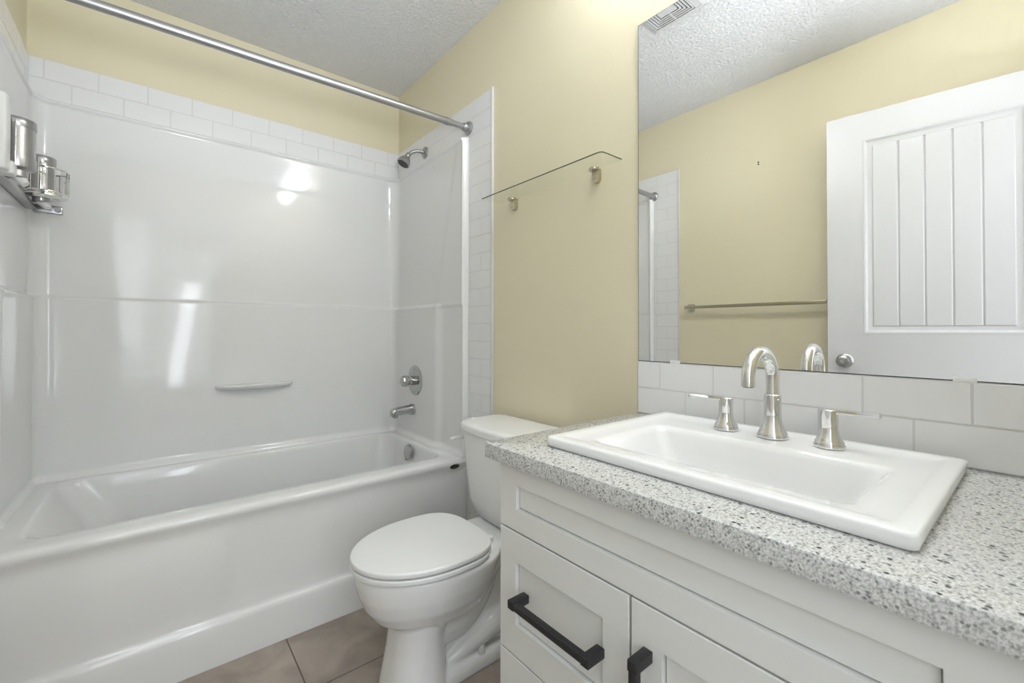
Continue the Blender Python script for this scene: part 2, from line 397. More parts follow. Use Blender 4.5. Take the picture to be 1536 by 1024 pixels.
# ------------------------------------------------------------------ shower surround
sur = thing('shower_surround', 'glossy white moulded shower wall surround above the bathtub', 'shower surround', (-.75, -.05, .49))
def build_surround():
    Rc = .075; pts = []   # plan path: position, normal, (panel id, u)
    yF = -.762
    n1 = 46
    for i in range(n1+1):
        t = i/n1; y = yF+(-Rc-yF)*t; pts.append((Vector((-W, y, 0)), Vector((1, 0, 0)), 'L', y))
    for k in range(1, 13):
        a = pi/2*k/13; c = Vector((-W+Rc, -Rc, 0)); nrm = Vector((cos(a), -sin(a), 0))
        pts.append((c-nrm*Rc, nrm, 'c', 0))
    n2 = 90
    for i in range(n2+1):
        x = -W+Rc+(W-2*Rc)*i/n2; pts.append((Vector((x, 0, 0)), Vector((0, -1, 0)), 'B', x))
    for k in range(1, 13):
        a = pi/2*k/13; c = Vector((-Rc, -Rc, 0)); nrm = Vector((-sin(a), -cos(a), 0))
        pts.append((c-nrm*Rc, nrm, 'c', 0))
    for i in range(n1+1):
        t = i/n1; y = -Rc+(yF+Rc)*t; pts.append((Vector((0, y, 0)), Vector((-1, 0, 0)), 'R', y))
    zt = 1.951; zs = []
    z = .489
    while z < 1.15: zs.append(z); z += .03 if z > .56 else .006
    z = 1.15
    while z < 1.24: zs.append(z); z += .003
    while z < 1.90: zs.append(z); z += .025
    while z < 1.9515: zs.append(z); z += .0025
    zs.append(zt)
    def slant(z): return -.705+(z-1.953)/(1.183-1.953)*(.705-.514)   # front end of the recessed field
    def off(kind, u, z):
        low = 1-smooth01((z-1.183)/.016)           # 1 below the ledge
        o = .020
        if kind == 'B' or kind == 'c': o += .017*low
        else:
            t = smooth01((u-slant(z))/.03)         # 1 behind the slanted line
            o += .017*low*smooth01((u+.56)/.05)+.005*(1-t)*smooth01((z-1.17)/.02)
        # cove where the wall meets the tub deck
        o += .016*(1-smooth01((z-.489)/.03))
        # lip at the top
        lip = math.exp(-((z-1.938)/.009)**2); o += .009*lip
        if z > 1.940: o *= sqrt(max(0, 1-((z-1.940)/.0115)**2)) if z < 1.9515 else 0
        # faint sag of the moulded panel
        if kind == 'B': o += .002*sin((u+.2)*5.5)*sin((z-.4)*3.3)
        # front bullnose
        if kind in 'LR':
            d = u-yF
            if d < .030: o += .012*smooth01(1-abs(d-.012)/.018)
            if d < .010: o *= sqrt(max(0, 1-((.010-d)/.010)**2))
        return max(o, .0)
    b = B(); rows = []
    # extra columns near the front edges
    extra = []
    for dy in (.0005, .0015, .003, .005, .0075, .010, .014, .019, .024, .03): extra.append(dy)
    P = []
    P.append(pts[0])
    for dy in extra: P.append((Vector((-W, yF+dy, 0)), Vector((1, 0, 0)), 'L', yF+dy))
    P += [p for p in pts if not (p[2] in 'LR' and p[3] < yF+.032)]
    for dy in reversed(extra): P.append((Vector((0, yF+dy, 0)), Vector((-1, 0, 0)), 'R', yF+dy))
    P.append(pts[-1])
    for z in zs:
        rows.append([b.verts.new(p[0]+p[1]*(.0005+off(p[2], p[3], z))+Vector((0, 0, z))) for p in P])
    for a, c in zip(rows, rows[1:]):
        for i in range(len(P)-1): b.faces.new((a[i], a[i+1], c[i+1], c[i]))
    return b
obj('wall_panels', build_surround(), M['acrylic'], sur, smooth=60)
# moulded soap ledge on the back panel
b = B(); rings = []
xa, xb = -.905, -.575
for k in range(25):
    t = k/24; x = xa+(xb-xa)*t; e = max(.02, sqrt(max(0, 1-abs(2*t-1)**3)))
    d = .064*e; h = .010+.015*e
    ring = []
    for j in range(16):
        a = 2*pi*j/16
        yy = -.030-d*(.5+.5*cos(a)); zz = .806+h*sin(a)*(.35 if sin(a) > 0 else 1.0)*(1-.45*(cos(a)+1)/2*(sin(a) < 0))+.001*cos(a)
        ring.append(Vector((x, yy, zz)))
    rings.append(ring)
loft(b, rings); obj('soap_ledge', b, M['acrylic'], sur, smooth=60)

# ------------------------------------------------------------------ shower fittings on the right wall
sh = thing('wall_shower', 'chrome shower head on a bent arm from the right end wall', 'shower head', (-.01, -.33, 2.0))
b = B(); lathe(b, [(0, .012), (.012, .012), (.022, .010), (.030, .004), (.032, 0), (0, 0)], frame_at((-.009, -.345, 2.008), (-1, 0, 0)), 32); obj('wall_flange', b, M['brushed'], sh)
b = B(); tube(b, catmull([(-.01, -.345, 2.008), (-.05, -.338, 2.010), (-.078, -.330, 1.998), (-.098, -.326, 1.978)], 8), .0085, 14); obj('shower_arm', b, M['brushed'], sh)
dirh = Vector((-.55, .03, -1)).normalized()
b = B(); Mh = frame_at((-.096, -.327, 1.982), dirh)
lathe(b, [(0, -.006), (.011, -.006), (.014, 0), (.014, .012), (.012, .016), (.017, .020), (.024, .028), (.030, .040), (.034, .054), (.034, .060), (.031, .062), (0, .062)], Mh, 32)
hd = obj('shower_head', b, M['brushed'], sh)
b = B(); lathe(b, [(0, .0645), (.012, .0645), (.013, .0635), (.02, .0635), (.021, .0645), (.028, .0645), (.029, .062), (0, .061)], Mh, 32)
obj('spray_face', b, M['emboss'], hd)

vl = thing('shower_valve', 'round chrome shower valve plate with clear knob handle above tub spout', 'shower valve', (-.03, -.29, .80))
Mv = frame_at((-.037, -.30, .800), (-1, 0, 0))
b = B(); lathe(b, [(0, .010), (.02, .010), (.03, .011), (.05, .010), (.066, .008), (.078, .003), (.080, 0), (0, 0)], Mv, 48); vp = obj('valve_plate', b, M['tub_chrome'], vl)
for s in (-1, 1):
    b = B(); lathe(b, [(0, .0105), (.0045, .0105), (.005, .009), (0, .009)], Mv @ Matrix.Translation((0, s*.06, 0)), 12); obj('screw', b, M['brushed'], vp)
b = B(); lathe(b, [(.024, .008), (.024, .03), (.020, .034), (.016, .040), (0, .040)], Mv, 28); obj('valve_collar', b, M['tub_chrome'], vl)
b = B(); kn = []
for z, r in ((.038, .017), (.042, .025), (.05, .028), (.066, .028), (.076, .025), (.080, .018), (.080, .006), (.078, .0005)):
    kn.append([Mv @ Vector((r*(1+.05*cos(8*2*pi*i/48))*cos(2*pi*i/48), r*(1+.05*cos(8*2*pi*i/48))*sin(2*pi*i/48), z)) for i in range(48)])
loft(b, kn); obj('knob', b, M['tub_chrome'], vl)

sp = thing('tub_spout', 'chrome tub spout under the shower valve', 'tub spout', (-.03, -.28, .64))
b = B(); rings = []
for x, z, ry, rz in ((-.036, .644, .026, .030), (-.044, .644, .026, .030), (-.052, .645, .025, .029), (-.062, .645, .023, .025), (-.09, .645, .022, .023), (-.12, .643, .021, .0225), (-.145, .640, .021, .022), (-.157, .638, .020, .021), (-.163, .636, .016, .017)):
    rings.append([Vector((x, -.28+ry*cos(2*pi*k/28), z+rz*sin(2*pi*k/28))) for k in range(28)])
loft(b, rings); s0 = obj('spout_body', b, M['tub_chrome'], sp)
b = B(); lathe(b, [(.0, -.012), (.014, -.012), (.016, .0), (.016, .018), (0, .018)], Matrix.Translation((-.140, -.28, .622)), 20); obj('spout_nozzle', b, M['tub_chrome'], s0)
b = B(); box(b, -.151, -.133, -.299, -.296, .630, .648, .001); obj('spout_shadow_cap', b, M['emboss'], s0)  # dark cap standing in for shade at the spout inlet

# ------------------------------------------------------------------ shower rod
rod = thing('shower_curtain_rod', 'brushed metal shower curtain rod spanning the alcove above the tub', 'curtain rod', (-.75, -.764, 1.988))
b = B(); tube(b, [(-W+.02, -.764, 1.966), (-.10, -.764, 1.988)], .0145, 24); obj('outer_tube', b, M['rod_steel'], rod)
b = B(); tube(b, [(-.13, -.764, 1.9875), (-.014, -.764, 1.989)], .0125, 24); lathe(b, [(0, 0), (.0165, 0), (.0165, .018), (0, .018)], frame_at((-.135, -.764, 1.9874), (1, 0, .015)), 24); obj('inner_tube', b, M['rod_steel'], rod)
for x, s, z in ((-.0085, -1, 1.989), (-W+.0085, 1, 1.966)):
    b = B(); lathe(b, [(0, .034), (.016, .034), (.018, .030), (.018, .014), (.027, .010), (.030, .006), (.030, 0), (0, 0)], frame_at((x, -.764, z), (s, 0, 0)), 32); obj('end_flange', b, M['rod_steel'], rod)

# ------------------------------------------------------------------ shower caddy on the left wall
XC = -1.436
wb = thing('shower_dispenser_rack', 'chrome shower rack with round dispensers and wire basket on left tub wall', 'shower rack', (XC-.02, -.35, 1.5))
b = B(); box(b, -1.479, -1.452, -.60, -.10, 1.500, 1.518, .004); rl = obj('mounting_rail', b, M['brushed'], wb)
b = B(); box(b, -1.462, -1.385, -.118, -.098, 1.492, 1.522, .004); lathe(b, [(0, .012), (.009, .012), (.010, 0), (0, 0)], frame_at((-1.397, -.118, 1.507), (0, -1, 0)), 16); obj('end_knob', b, M['brushed'], rl)
def dispenser(x, y, z0, z1, r):
    b = B(); Mx = Matrix.Translation((x, y, 0))
    lathe(b, [(0, z1), (r*.95, z1), (r, z1-.003), (r, z1-.022), (r*.97, z1-.024), (r*.97, z1-.026), (0, z1-.026)], Mx, 36); obj('dispenser_lid', b, M['brushed'], wb)
    b = B(); lathe(b, [(0, z1-.025), (r*.94, z1-.025), (r*.94, z0+.03), (0, z0+.03)], Mx, 36); obj('dispenser_chamber', b, M['steel_grey'], wb)
    b = B(); lathe(b, [(0, z0+.032), (r, z0+.032), (r, z0+.004), (r*.96, z0), (r*.7, z0-.002), (r*.6, z0-.006), (r*.6, z0-.024), (r*.5, z0-.028), (0, z0-.028)], Mx, 36); obj('dispenser_base', b, M['brushed'], wb)
    for dy in (-r*.98, r*.98):
        b = B(); box(b, x-.003, x+.006, y+dy-.002, y+dy+.002, z0, z1-.01, .001); obj('dispenser_bracket', b, M['chrome'], wb)
    b = B(); lathe(b, [(0, 0), (.014, 0), (.017, .006), (.010, .034), (0, .034)], frame_at((x, y, z0-.018), (.6, -.2, -.8)), 20); obj('push_nozzle', b, M['plastic'], wb)
dispenser(XC-.001, -.508, 1.540, 1.685, .041)
dispenser(XC+.002, -.165, 1.545, 1.680, .038)
b = B(); box(b, -1.479, -1.432, -.655, -.605, 1.50, 1.71, .006, 3); box(b, -1.479, -1.424, -.62, -.575, 1.497, 1.535, .006, 3); obj('white_back_box', b, M['plastic'], wb)
b = B(); yb, rb = -.185, .058; xc_ = XC+.016
for z in (1.545, 1.630):
    tube(b, [(xc_+rb*cos(2*pi*k/28), yb+rb*sin(2*pi*k/28), z) for k in range(29)], .0034, 8)
for k in range(18):
    a = 2*pi*k/18; tube(b, [(xc_+rb*cos(a), yb+rb*sin(a), 1.545), (xc_+rb*cos(a), yb+rb*sin(a), 1.63)], .0020, 6)
lathe(b, [(0, 1.552), (rb*.97, 1.552), (rb*.97, 1.535), (rb*.8, 1.530), (0, 1.530)], Matrix.Translation((xc_, yb, 0)), 28)
obj('wire_basket', b, M['chrome'], wb)

# ------------------------------------------------------------------ toilet
TY = -1.222
toi = thing('toilet', 'white two-piece toilet with closed lid between the bathtub and vanity', 'toilet', (-.40, TY, 0))
def egg(xf, xb, hw, z, n=48, back=2.6, front=2.0, cx=None, cy=TY):
    cx = cx if cx is not None else xb-(xb-xf)*.42; P = []
    for k in range(n):
        a = 2*pi*k/n; c_, s_ = cos(a), sin(a)
        e = front if c_ < 0 else back
        lx = (cx-xf) if c_ < 0 else (xb-cx)
        P.append(Vector((cx+lx*math.copysign(abs(c_)**(2/e), c_), cy+hw*math.copysign(abs(s_)**(2/e), s_), z)))
    return P
def build_bowl():
    b = B()
    # bowl
    loft(b, [egg(-.535, -.32, .060, .190), egg(-.578, -.30, .090, .207), egg(-.622, -.28, .122, .237), egg(-.652, -.265, .148, .277), egg(-.670, -.255, .163, .320), egg(-.679, -.245, .170, .355), egg(-.682, -.235, .173, .376), egg(-.680, -.235, .171, .385), egg(-.66, -.24, .158, .387)])
    # rear deck under the tank
    loft(b, [rrect(-.30, -.04, TY-.085, TY+.085, .03, .30, 6, 4, 5), rrect(-.32, -.03, TY-.105, TY+.105, .04, .335, 6, 4, 5), rrect(-.33, -.03, TY-.118, TY+.118, .04, .36, 6, 4, 5), rrect(-.33, -.03, TY-.12, TY+.12, .04, .38, 6, 4, 5), rrect(-.325, -.035, TY-.115, TY+.115, .04, .385, 6, 4, 5)])
    # front pedestal column
    def col(xf, xb, hw, z): return rrect(xf, xb, TY-hw, TY+hw, min(hw*.8, .085), z, 6, 4, 8)
    loft(b, [col(-.600, -.415, .100, 0), col(-.598, -.415, .099, .03), col(-.588, -.418, .094, .08), col(-.578, -.42, .092, .13), col(-.572, -.42, .094, .18), col(-.568, -.41, .10, .225), col(-.565, -.40, .10, .26)])
    # foot plate to the rear
    loft(b, [rrect(-.46, -.13, TY-.083, TY+.083, .05, 0, 6, 4, 6), rrect(-.46, -.13, TY-.083, TY+.083, .05, .03, 6, 4, 6), rrect(-.46, -.135, TY-.078, TY+.078, .05, .042, 6, 4, 6), rrect(-.46, -.14, TY-.066, TY+.066, .05, .050, 6, 4, 6)])
    # rear web and trapway
    loft(b, [rrect(-.46, -.14, TY-.040, TY+.040, .02, .03, 6, 4, 5), rrect(-.46, -.13, TY-.040, TY+.040, .02, .33, 6, 4, 5)])
    tube(b, catmull([(-.50, TY, .215), (-.43, TY, .165), (-.36, TY, .165), (-.30, TY, .215), (-.26, TY, .29), (-.22, TY, .33)], 8), [.066, .068, .068, .066, .062, .060], 22)
    tube(b, catmull([(-.24, TY, .33), (-.19, TY, .29), (-.17, TY, .20), (-.175, TY, .10), (-.18, TY, .03)], 8), [.055, .056, .056, .060, .066], 20)
    tube(b, catmull([(-.44, TY, .255), (-.36, TY, .265), (-.30, TY, .32), (-.27, TY, .37)], 8), [.095, .098, .10, .10], 22)
    for s in (-1, 1):
        tube(b, catmull([(-.43, TY+s*.045, .05), (-.37, TY+s*.045, .066), (-.31, TY+s*.042, .085), (-.25, TY+s*.040, .105), (-.20, TY+s*.035, .10), (-.16, TY+s*.03, .06)], 6), [.012, .026, .036, .044, .044, .03], 14)
    return b
bo = obj('bowl', build_bowl(), M['porcelain'], toi, smooth=180)
md = bo.modifiers.new('remesh', 'REMESH'); md.mode = 'VOXEL'; md.voxel_size = .0045; md.use_smooth_shade = True
md = bo.modifiers.new('smooth', 'SMOOTH'); md.factor = .6; md.iterations = 8
for s in (-1, 1):
    b = B(); lathe(b, [(0, .026), (.006, .0255), (.0105, .022), (.013, .012), (.014, 0), (0, 0)], Matrix.Translation((-.305, TY+s*.066, .046)), 24); obj('bolt_cap', b, M['plastic'], toi)
def slab(xf, xb, hw, z0, z1, r, back=3.2):
    b = B(); R_ = []
    for k in range(6):
        a = pi/2*k/5; R_.append((r*(1-sin(a)), z0+r*(1-cos(a))))
    for k in range(6):
        a = pi/2*k/5; R_.append((r*(1-cos(a)), z1-r*(1-sin(a))))
    loft(b, [egg(xf+d, xb-d, hw-d, z, 72, back=back) for d, z in R_]); return b
obj('seat', slab(-.690, -.290, .176, .3895, .4045, .004), M['seat_plastic'], toi, smooth=60)
ld = obj('lid', slab(-.690, -.290, .176, .4075, .425, .006), M['seat_plastic'], toi, smooth=60)
for s in (-1, 1):
    b = B(); lathe(b, [(0, .0), (.011, .0), (.011, .012), (.008, .016), (0, .016)], Matrix.Translation((-.272, TY+s*.07, .386)), 16); obj('hinge', b, M['seat_plastic'], toi)
# tank: tapered, bowed front
def tank_ring(xf, xb, hw, z, bow, r=.035, nx=6, ny=20, nc=7):
    P = rrect(xf, xb, TK-hw, TK+hw, r, z, nx, ny, nc)
    for v in P:
        t = (v.y-TK)/hw; wgt = (xb-v.x)/(xb-xf); v.x -= bow*(1-t*t)*wgt
    return P
TK = -1.215
b = B(); loft(b, [tank_ring(-.175, -.045, .150, .386, .012, .04), tank_ring(-.185, -.04, .160, .392, .014, .04), tank_ring(-.197, -.035, .174, .45, .018), tank_ring(-.205, -.030, .184, .55, .022), tank_ring(-.211, -.027, .192, .66, .025), tank_ring(-.213, -.025, .195, .698, .026)])
tk = obj('tank', b, M['porcelain'], toi, smooth=60)
b = B()
z0, z1 = .697, .729
pr = [(0.006, z0), (.001, z0+.003), (0, z0+.008), (0, z1-.010), (.002, z1-.005), (.006, z1-.0015), (.012, z1), (.03, z1+.001)]
loft(b, [tank_ring(-.222+d, -.018-d*.5, .203-d, z, .03, .045) for d, z in pr])
obj('tank_lid', b, M['porcelain'], toi, smooth=60)
b = B(); box(b, -.178, -.05, TK-.15, TK+.15, .381, .389, .003); obj('tank_gasket', b, M['dark'], toi)
b = B(); Ml = frame_at((-.178, TK+.188, .652), (0, 1, .0)); lathe(b, [(0, .010), (.014, .010), (.019, .007), (.021, 0), (0, 0)], Ml, 28); fl = obj('flush_lever', b, M['chrome'], toi)
b = B(); tube(b, catmull([(-.178, TK+.205, .652), (-.19, TK+.213, .655), (-.22, TK+.214, .657), (-.248, TK+.212, .655)], 6), [.007, .0065, .006, .0075], 14); lathe(b, [(0, .018), (.010, .018), (.012, .012), (.012, 0), (0, 0)], Ml, 20)
obj('lever_arm', b, M['plastic'], fl)

# ------------------------------------------------------------------ vanity
XB, XF = -.527, -.545          # body front, door faces
VY0, VY1 = -1.695, -2.425
van = thing('vanity_cabinet', 'pale grey-white shaker vanity cabinet under the granite countertop', 'vanity cabinet', (-.27, -2.06, 0))
b = B()
for bx_ in ((XB, -.002, VY0-.016, VY0, .10, .7925), (XB, -.002, YF+.002, YF+.018, .10, .7925), (XB, -.002, YF+.018, VY0-.016, .10, .116), (-.014, -.002, YF+.018, VY0-.016, .116, .7925), (XB, XB+.004, YF+.018, VY0-.016, .116, .7925)): box(b, *bx_)
box(b, XB+.06, -.002, VY1-.13, VY0-.01, 0, .10)
obj('cabinet_body', b, M['cabinet'], van)
def shaker(name, y0, y1, z0, z1, st, rt, rb, parent=van):
    """y0 is the end nearer the tub; face at XF, recessed panel"""
    b = B(); t = B(); ya, yb = min(y0, y1), max(y0, y1)
    rec = .0085; ch = .0012
    o = [(ya, z0), (yb, z0), (yb, z1), (ya, z1)]; i_ = [(ya+st, z0+rb), (yb-st, z0+rb), (yb-st, z1-rt), (ya+st, z1-rt)]
    def ring(q, x, d=0):
        (a, c), (e, f) = q[0], q[2]
        return [b.verts.new((x, a+d, c+d)), b.verts.new((x, e-d, c+d)), b.verts.new((x, e-d, f-d)), b.verts.new((x, a+d, f-d))]
    rs = [ring(o, XB), ring(o, XF+ch), ring(o, XF, ch), ring(i_, XF, -ch*.3), ring(i_, XF+ch*.3, 0), ring(i_, XF+rec+.004, .0), ring(i_, XF+rec+.004, .0022), ring(i_, XF+rec, .0024)]
    for p, q in zip(rs, rs[1:]):
        for k in range(4): b.faces.new((p[k], p[(k+1) % 4], q[(k+1) % 4], q[k]))
    b.faces.new(rs[-1]); b.faces.new(rs[0])
    return obj(name, b, M['cabinet'], parent, smooth=None)
shaker('false_drawer_front', -1.697, -2.424, .6575, .789, .052, .040, .044)
d1 = shaker('drawer', -1.697, -2.0215, .4045, .654, .051, .060, .064)
d2 = shaker('drawer', -1.697, -2.0215, .125, .4010, .051, .060, .060)
d3 = shaker('door', -2.026, -2.424, .125, .654, .053, .056, .056)
b = B(); box(b, XB+.003, XB+.02, YF+.002, -2.427, .10, .789, .001); obj('filler_strip', b, M['cabinet'], van)
def pull_h(y0, y1, z, parent):
    b = B(); xo = XF-.034; r = .0065
    box(b, xo-r, xo+r, y1+.014, y0-.014, z-r, z+r, .0012)
    for y in (y0-.0085, y1+.0085): box(b, xo-r-.0006, XF+.0005, y-.0085, y+.0085, z-.0080, z+.0080, .0014)
    return obj('handle', b, M['black'], parent)
pull_h(-1.772, -1.975, .5385, d1)
pull_h(-1.772, -1.975, .272, d2)
b = B(); xo = XF-.034; r = .0065; yh, zh = -2.056, .592
box(b, xo-r, xo+r, yh-r, yh+r, zh-.186, zh-.014, .0012)
for z in (zh-.0085, zh-.1915): box(b, xo-r-.0006, XF+.0005, yh-.0080, yh+.0080, z-.0085, z+.0085, .0014)
obj('handle', b, M['black'], d3)

CT, CB = .825, .793
b = B(); ck = dict(nl=8, ns=8, nc=4); ox = (-.565, -.0005, YF+.001, -1.6665); hx = (-.470, -.048, -2.334, -1.784)
def ctr(e, r_, z): return rrect(ox[0]+e, ox[1]-e, ox[2]+e, ox[3]-e, r_, z, **ck)
loft(b, [rrect(*hx, .01, CB, **ck), ctr(.0022, .003, CB), ctr(.0006, .003, CB+.0006), ctr(0, .003, CB+.0022), ctr(0, .003, CT-.0022), ctr(.0006, .003, CT-.0006), ctr(.0022, .003, CT), rrect(*hx, .01, CT, **ck), rrect(*hx, .01, CB, **ck)], cap0=False, cap1=False)
bmesh.ops.remove_doubles(b, verts=b.verts, dist=.00005)
ctop = prop(obj('granite_countertop', b, M['granite'], loc=(-.28, -2.1, CT)), 'speckled grey granite countertop on the vanity cabinet', 'countertop')

# backsplash: two rows of tile
bs = tile_band('tile_backsplash', 'x', 0, [(YF+.001, -1.6665, CT+.0005, CT+.1510)], -1.739, CT+.1505, thick=.009, kind=None, rowh=.0752, pw=.153)
prop(bs, 'two rows of white glazed tile between the countertop and the mirror', 'backsplash')

# ------------------------------------------------------------------ sink
sink = thing('drop_in_sink', 'white rectangular drop-in sink set on the granite countertop', 'sink', (-.26, -2.06, CT))
def build_sink():
    sx0, sx1, sy0, sy1 = -.484, -.034, -2.348, -1.770
    kw = dict(nl=14, ns=14, nc=6); R_ = []
    def r(d, z, rad): R_.append(rrect(sx0+d, sx1-d, sy0+d, sy1-d, rad, z, **kw))
    r(.008, CT-.03, .008); r(.007, CT+.0005, .008); r(.003, CT+.0010, .010); r(.001, CT+.003, .010); r(0, CT+.010, .011); r(.0001, CT+.0160, .011); r(.0008, CT+.0188, .011); r(.0028, CT+.0205, .010); r(.006, CT+.0212, .009)
    r(.020, CT+.0210, .010); r(.026, CT+.0200, .010); r(.030, CT+.0186, .010)
    # gently falling inner deck
    def q(f, bk, s, z, rad): R_.append(rrect(sx0+f, sx1-bk, sy0+s, sy1-s, rad, z, **kw))
    q(.045, .060, .055, CT+.0165, .016); q(.058, .135, .066, CT+.0155, .018); q(.062, .142, .070, CT+.0150, .02); q(.068, .148, .076, CT+.0120, .022)
    q(.074, .153, .083, CT+.003, .024); q(.083, .160, .095, CT-.025, .028); q(.095, .170, .112, CT-.07, .034); q(.11, .18, .135, CT-.10, .04); q(.13, .195, .165, CT-.112, .04); q(.16, .22, .22, CT-.116, .03)
    b = B(); loft(b, R_, cap0=False); return b
sb = obj('basin', build_sink(), M['porcelain'], sink, smooth=50)
b = B(); lathe(b, [(0, .004), (.012, .004), (.020, .003), (.022, 0), (0, -.001)], Matrix.Translation((-.29, -2.06, CT-.116)), 32); obj('drain', b, M['chrome'], sink)

# ------------------------------------------------------------------ faucet
ZD = CT+.0175
fx = -.108
fa = thing('widespread_faucet', 'polished chrome widespread faucet with curved spout on the sink deck', 'faucet', (fx, -2.066, ZD))
def skirt(x, y, rb_, rt, hb, ht):
    """flared base with collar"""
    return [(0, 0), (rb_*1.06, 0), (rb_*1.08, .0022), (rb_*1.06, .0044), (rb_*.97, .0050), (rb_*.96, .0062), (rb_, .0075), (rb_*.985, .010)] + \
        [(rt+(rb_*.97-rt)*(1-sin(pi/2*k/7))**1.15, .010+(hb-.010)*(k/7)) for k in range(1, 8)] + [(rt, ht-.0015), (rt-.0015, ht), (0, ht)]
b = B(); ys = -2.067
lathe(b, skirt(fx, ys, .0275, .0165, .048, .090), Matrix.Translation((fx, ys, ZD)), 48)
obj('spout_base', b, M['chrome'], fa)
b = B(); rr = .054; zc = ZD+.126
sa = Vector((-cos(radians(4)), -sin(radians(-2)), 0)).normalized()
pts = [Vector((fx, ys, ZD+.085)), Vector((fx, ys, ZD+.11))]
for k in range(25):
    a = pi*(k/24)*1.02; pts.append(Vector((fx, ys, zc))+sa*(rr-rr*cos(a))+Vector((0, 0, rr*sin(a))))
e = pts[-1]; dd = (pts[-1]-pts[-2]).normalized(); pts += [e+dd*.004, e+dd*.009]
tube(b, pts, .0125, 32)
obj('spout', b, M['chrome'], fa)
b = B(); lathe(b, [(0, .0), (.0095, 0), (.0095, .002), (0, .002)], frame_at(e+dd*.0085, dd), 20); obj('aerator', b, M['emboss'], fa)
for y, dv in ((-1.970, Vector((-.62, .78, .08))), (-2.167, Vector((-.10, -1, .045)))):
    b = B(); lathe(b, skirt(fx, y, .0245, .0150, .040, .072), Matrix.Translation((fx, y, ZD)), 40); h = obj('valve_handle', b, M['chrome'], fa)
    b = B(); dv.normalize(); p0 = Vector((fx, y, ZD+.0675)); Mq = frame_at(p0, dv)
    box(b, -.0062, .0062, -.0045, .0045, -.008, .080, .0016, 2, M=Mq); obj('lever', b, M['chrome'], h)

# ------------------------------------------------------------------ mirror
mir = thing('wall_mirror', 'large frameless wall mirror above the backsplash', 'mirror', (-.003, -2.1, .976))
b = B(); box(b, -.006, -.0008, YF+.002, -1.6665, .977, 1.9757); obj('mirror_backing', b, M['dark'], mir, smooth=None)
b = B(); v = [b.verts.new(p) for p in ((-.0063, YF+.003, .9782), (-.0063, -1.6678, .9782), (-.0063, -1.6678, 1.9745), (-.0063, YF+.003, 1.9745))]; b.faces.new(v)
mg = obj('mirror_glass', b, M['mirror'], mir, smooth=None)
for y in (-1.785, -2.342):
    b = B(); box(b, -.0085, -.0064, y-.015, y+.015, .9735, .9835, .0008); obj('clip', b, M['plastic'], mir)

# ------------------------------------------------------------------ glass shelf
gs = thing('glass_shelf', 'thin clear glass wall shelf on two nickel brackets above the toilet', 'shelf', (-.055, -1.30, 1.59))
b = B(); rg = [rrect(-.100, -.0035, -1.605, -.995, .012, z, 4, 12, 5) for z in (1.5915, 1.5975)]
loft(b, rg); pane = obj('glass_pane', b, M['glass'], gs, smooth=40)
# the polished front and near edges of the pane read dark
b = B(); pl = [Vector((-.0035, -1.6054, 0)), Vector((-.088, -1.6054, 0)), Vector((-.0955, -1.6025, 0)), Vector((-.0995, -1.597, 0)), Vector((-.1004, -1.59, 0)), Vector((-.1004, -1.30, 0)), Vector((-.1004, -.997, 0))]
loft(b, [[p+Vector((0, 0, z)) for p in pl] for z in (1.5926, 1.5964)], cap0=False, cap1=False, closed=False)
pe = obj('polished_edge', b, M['edge'], pane, smooth=60); pm = pe.modifiers.new('solid', 'SOLIDIFY'); pm.thickness = .0004
for y in (-1.090, -1.510):
    b = B()
    prof = [(-.0135, .040), (-.0135, .015)]+[(-.0135*cos(pi*k/12), .015-.015*sin(pi*k/12)-.006) for k in range(13)]+[(.0135, .015), (.0135, .040)]
    # vertical capsule plate, rounded toward the room
    rings = []
    for d, sc in ((0, 1), (.010, 1), (.016, .86), (.018, .6)):
        rings.append([Vector((-.0005-d, y+yy*sc, 1.549+zz if zz > .03 else 1.549+.012+(zz-.012)*sc)) for yy, zz in prof])
    loft(b, rings)
    lathe(b, [(0, 0), (.017, 0), (.018, .002), (.018, .006), (.016, .008), (0, .008)], Matrix.Translation((-.020, y, 1.5825)), 28)
    box(b, -.022, -.001, y-.010, y+.010, 1.556, 1.589, .004)
    obj('bracket', b, M['nickel'], gs)

# ------------------------------------------------------------------ left wall: towel bar, anchor, door
tw = thing('towel_bar', 'square nickel towel bar on the left wall, seen in the mirror', 'towel bar', (-W+.03, -1.38, 1.21))
b = B(); box(b, -1.443, -1.428, -1.78, -1.02, 1.201, 1.219, .0015); obj('bar', b, M['dark_nickel'], tw)
for y in (-1.022, -1.760):
    b = B(); box(b, -W+.0005, -1.492, y-.022, y+.022, 1.190, 1.232, .002); box(b, -1.494, -1.426, y-.010, y+.010, 1.200, 1.221, .002); obj('post', b, M['nickel'], tw)
b = B()
for z in (1.995, 2.008): lathe(b, [(0, .004), (.0035, .003), (.004, 0), (0, 0)], frame_at((-W+.0003, -1.417, z), (1, 0, 0)), 12)
box(b, -W+.0003, -W+.002, -1.4185, -1.4155, 1.992, 2.011)
prop(obj('wall_anchor', b, M['emboss'], loc=(-W, -1.417, 2.0)), 'small metal wall anchor left in the yellow wall above the towel bar', 'wall anchor')

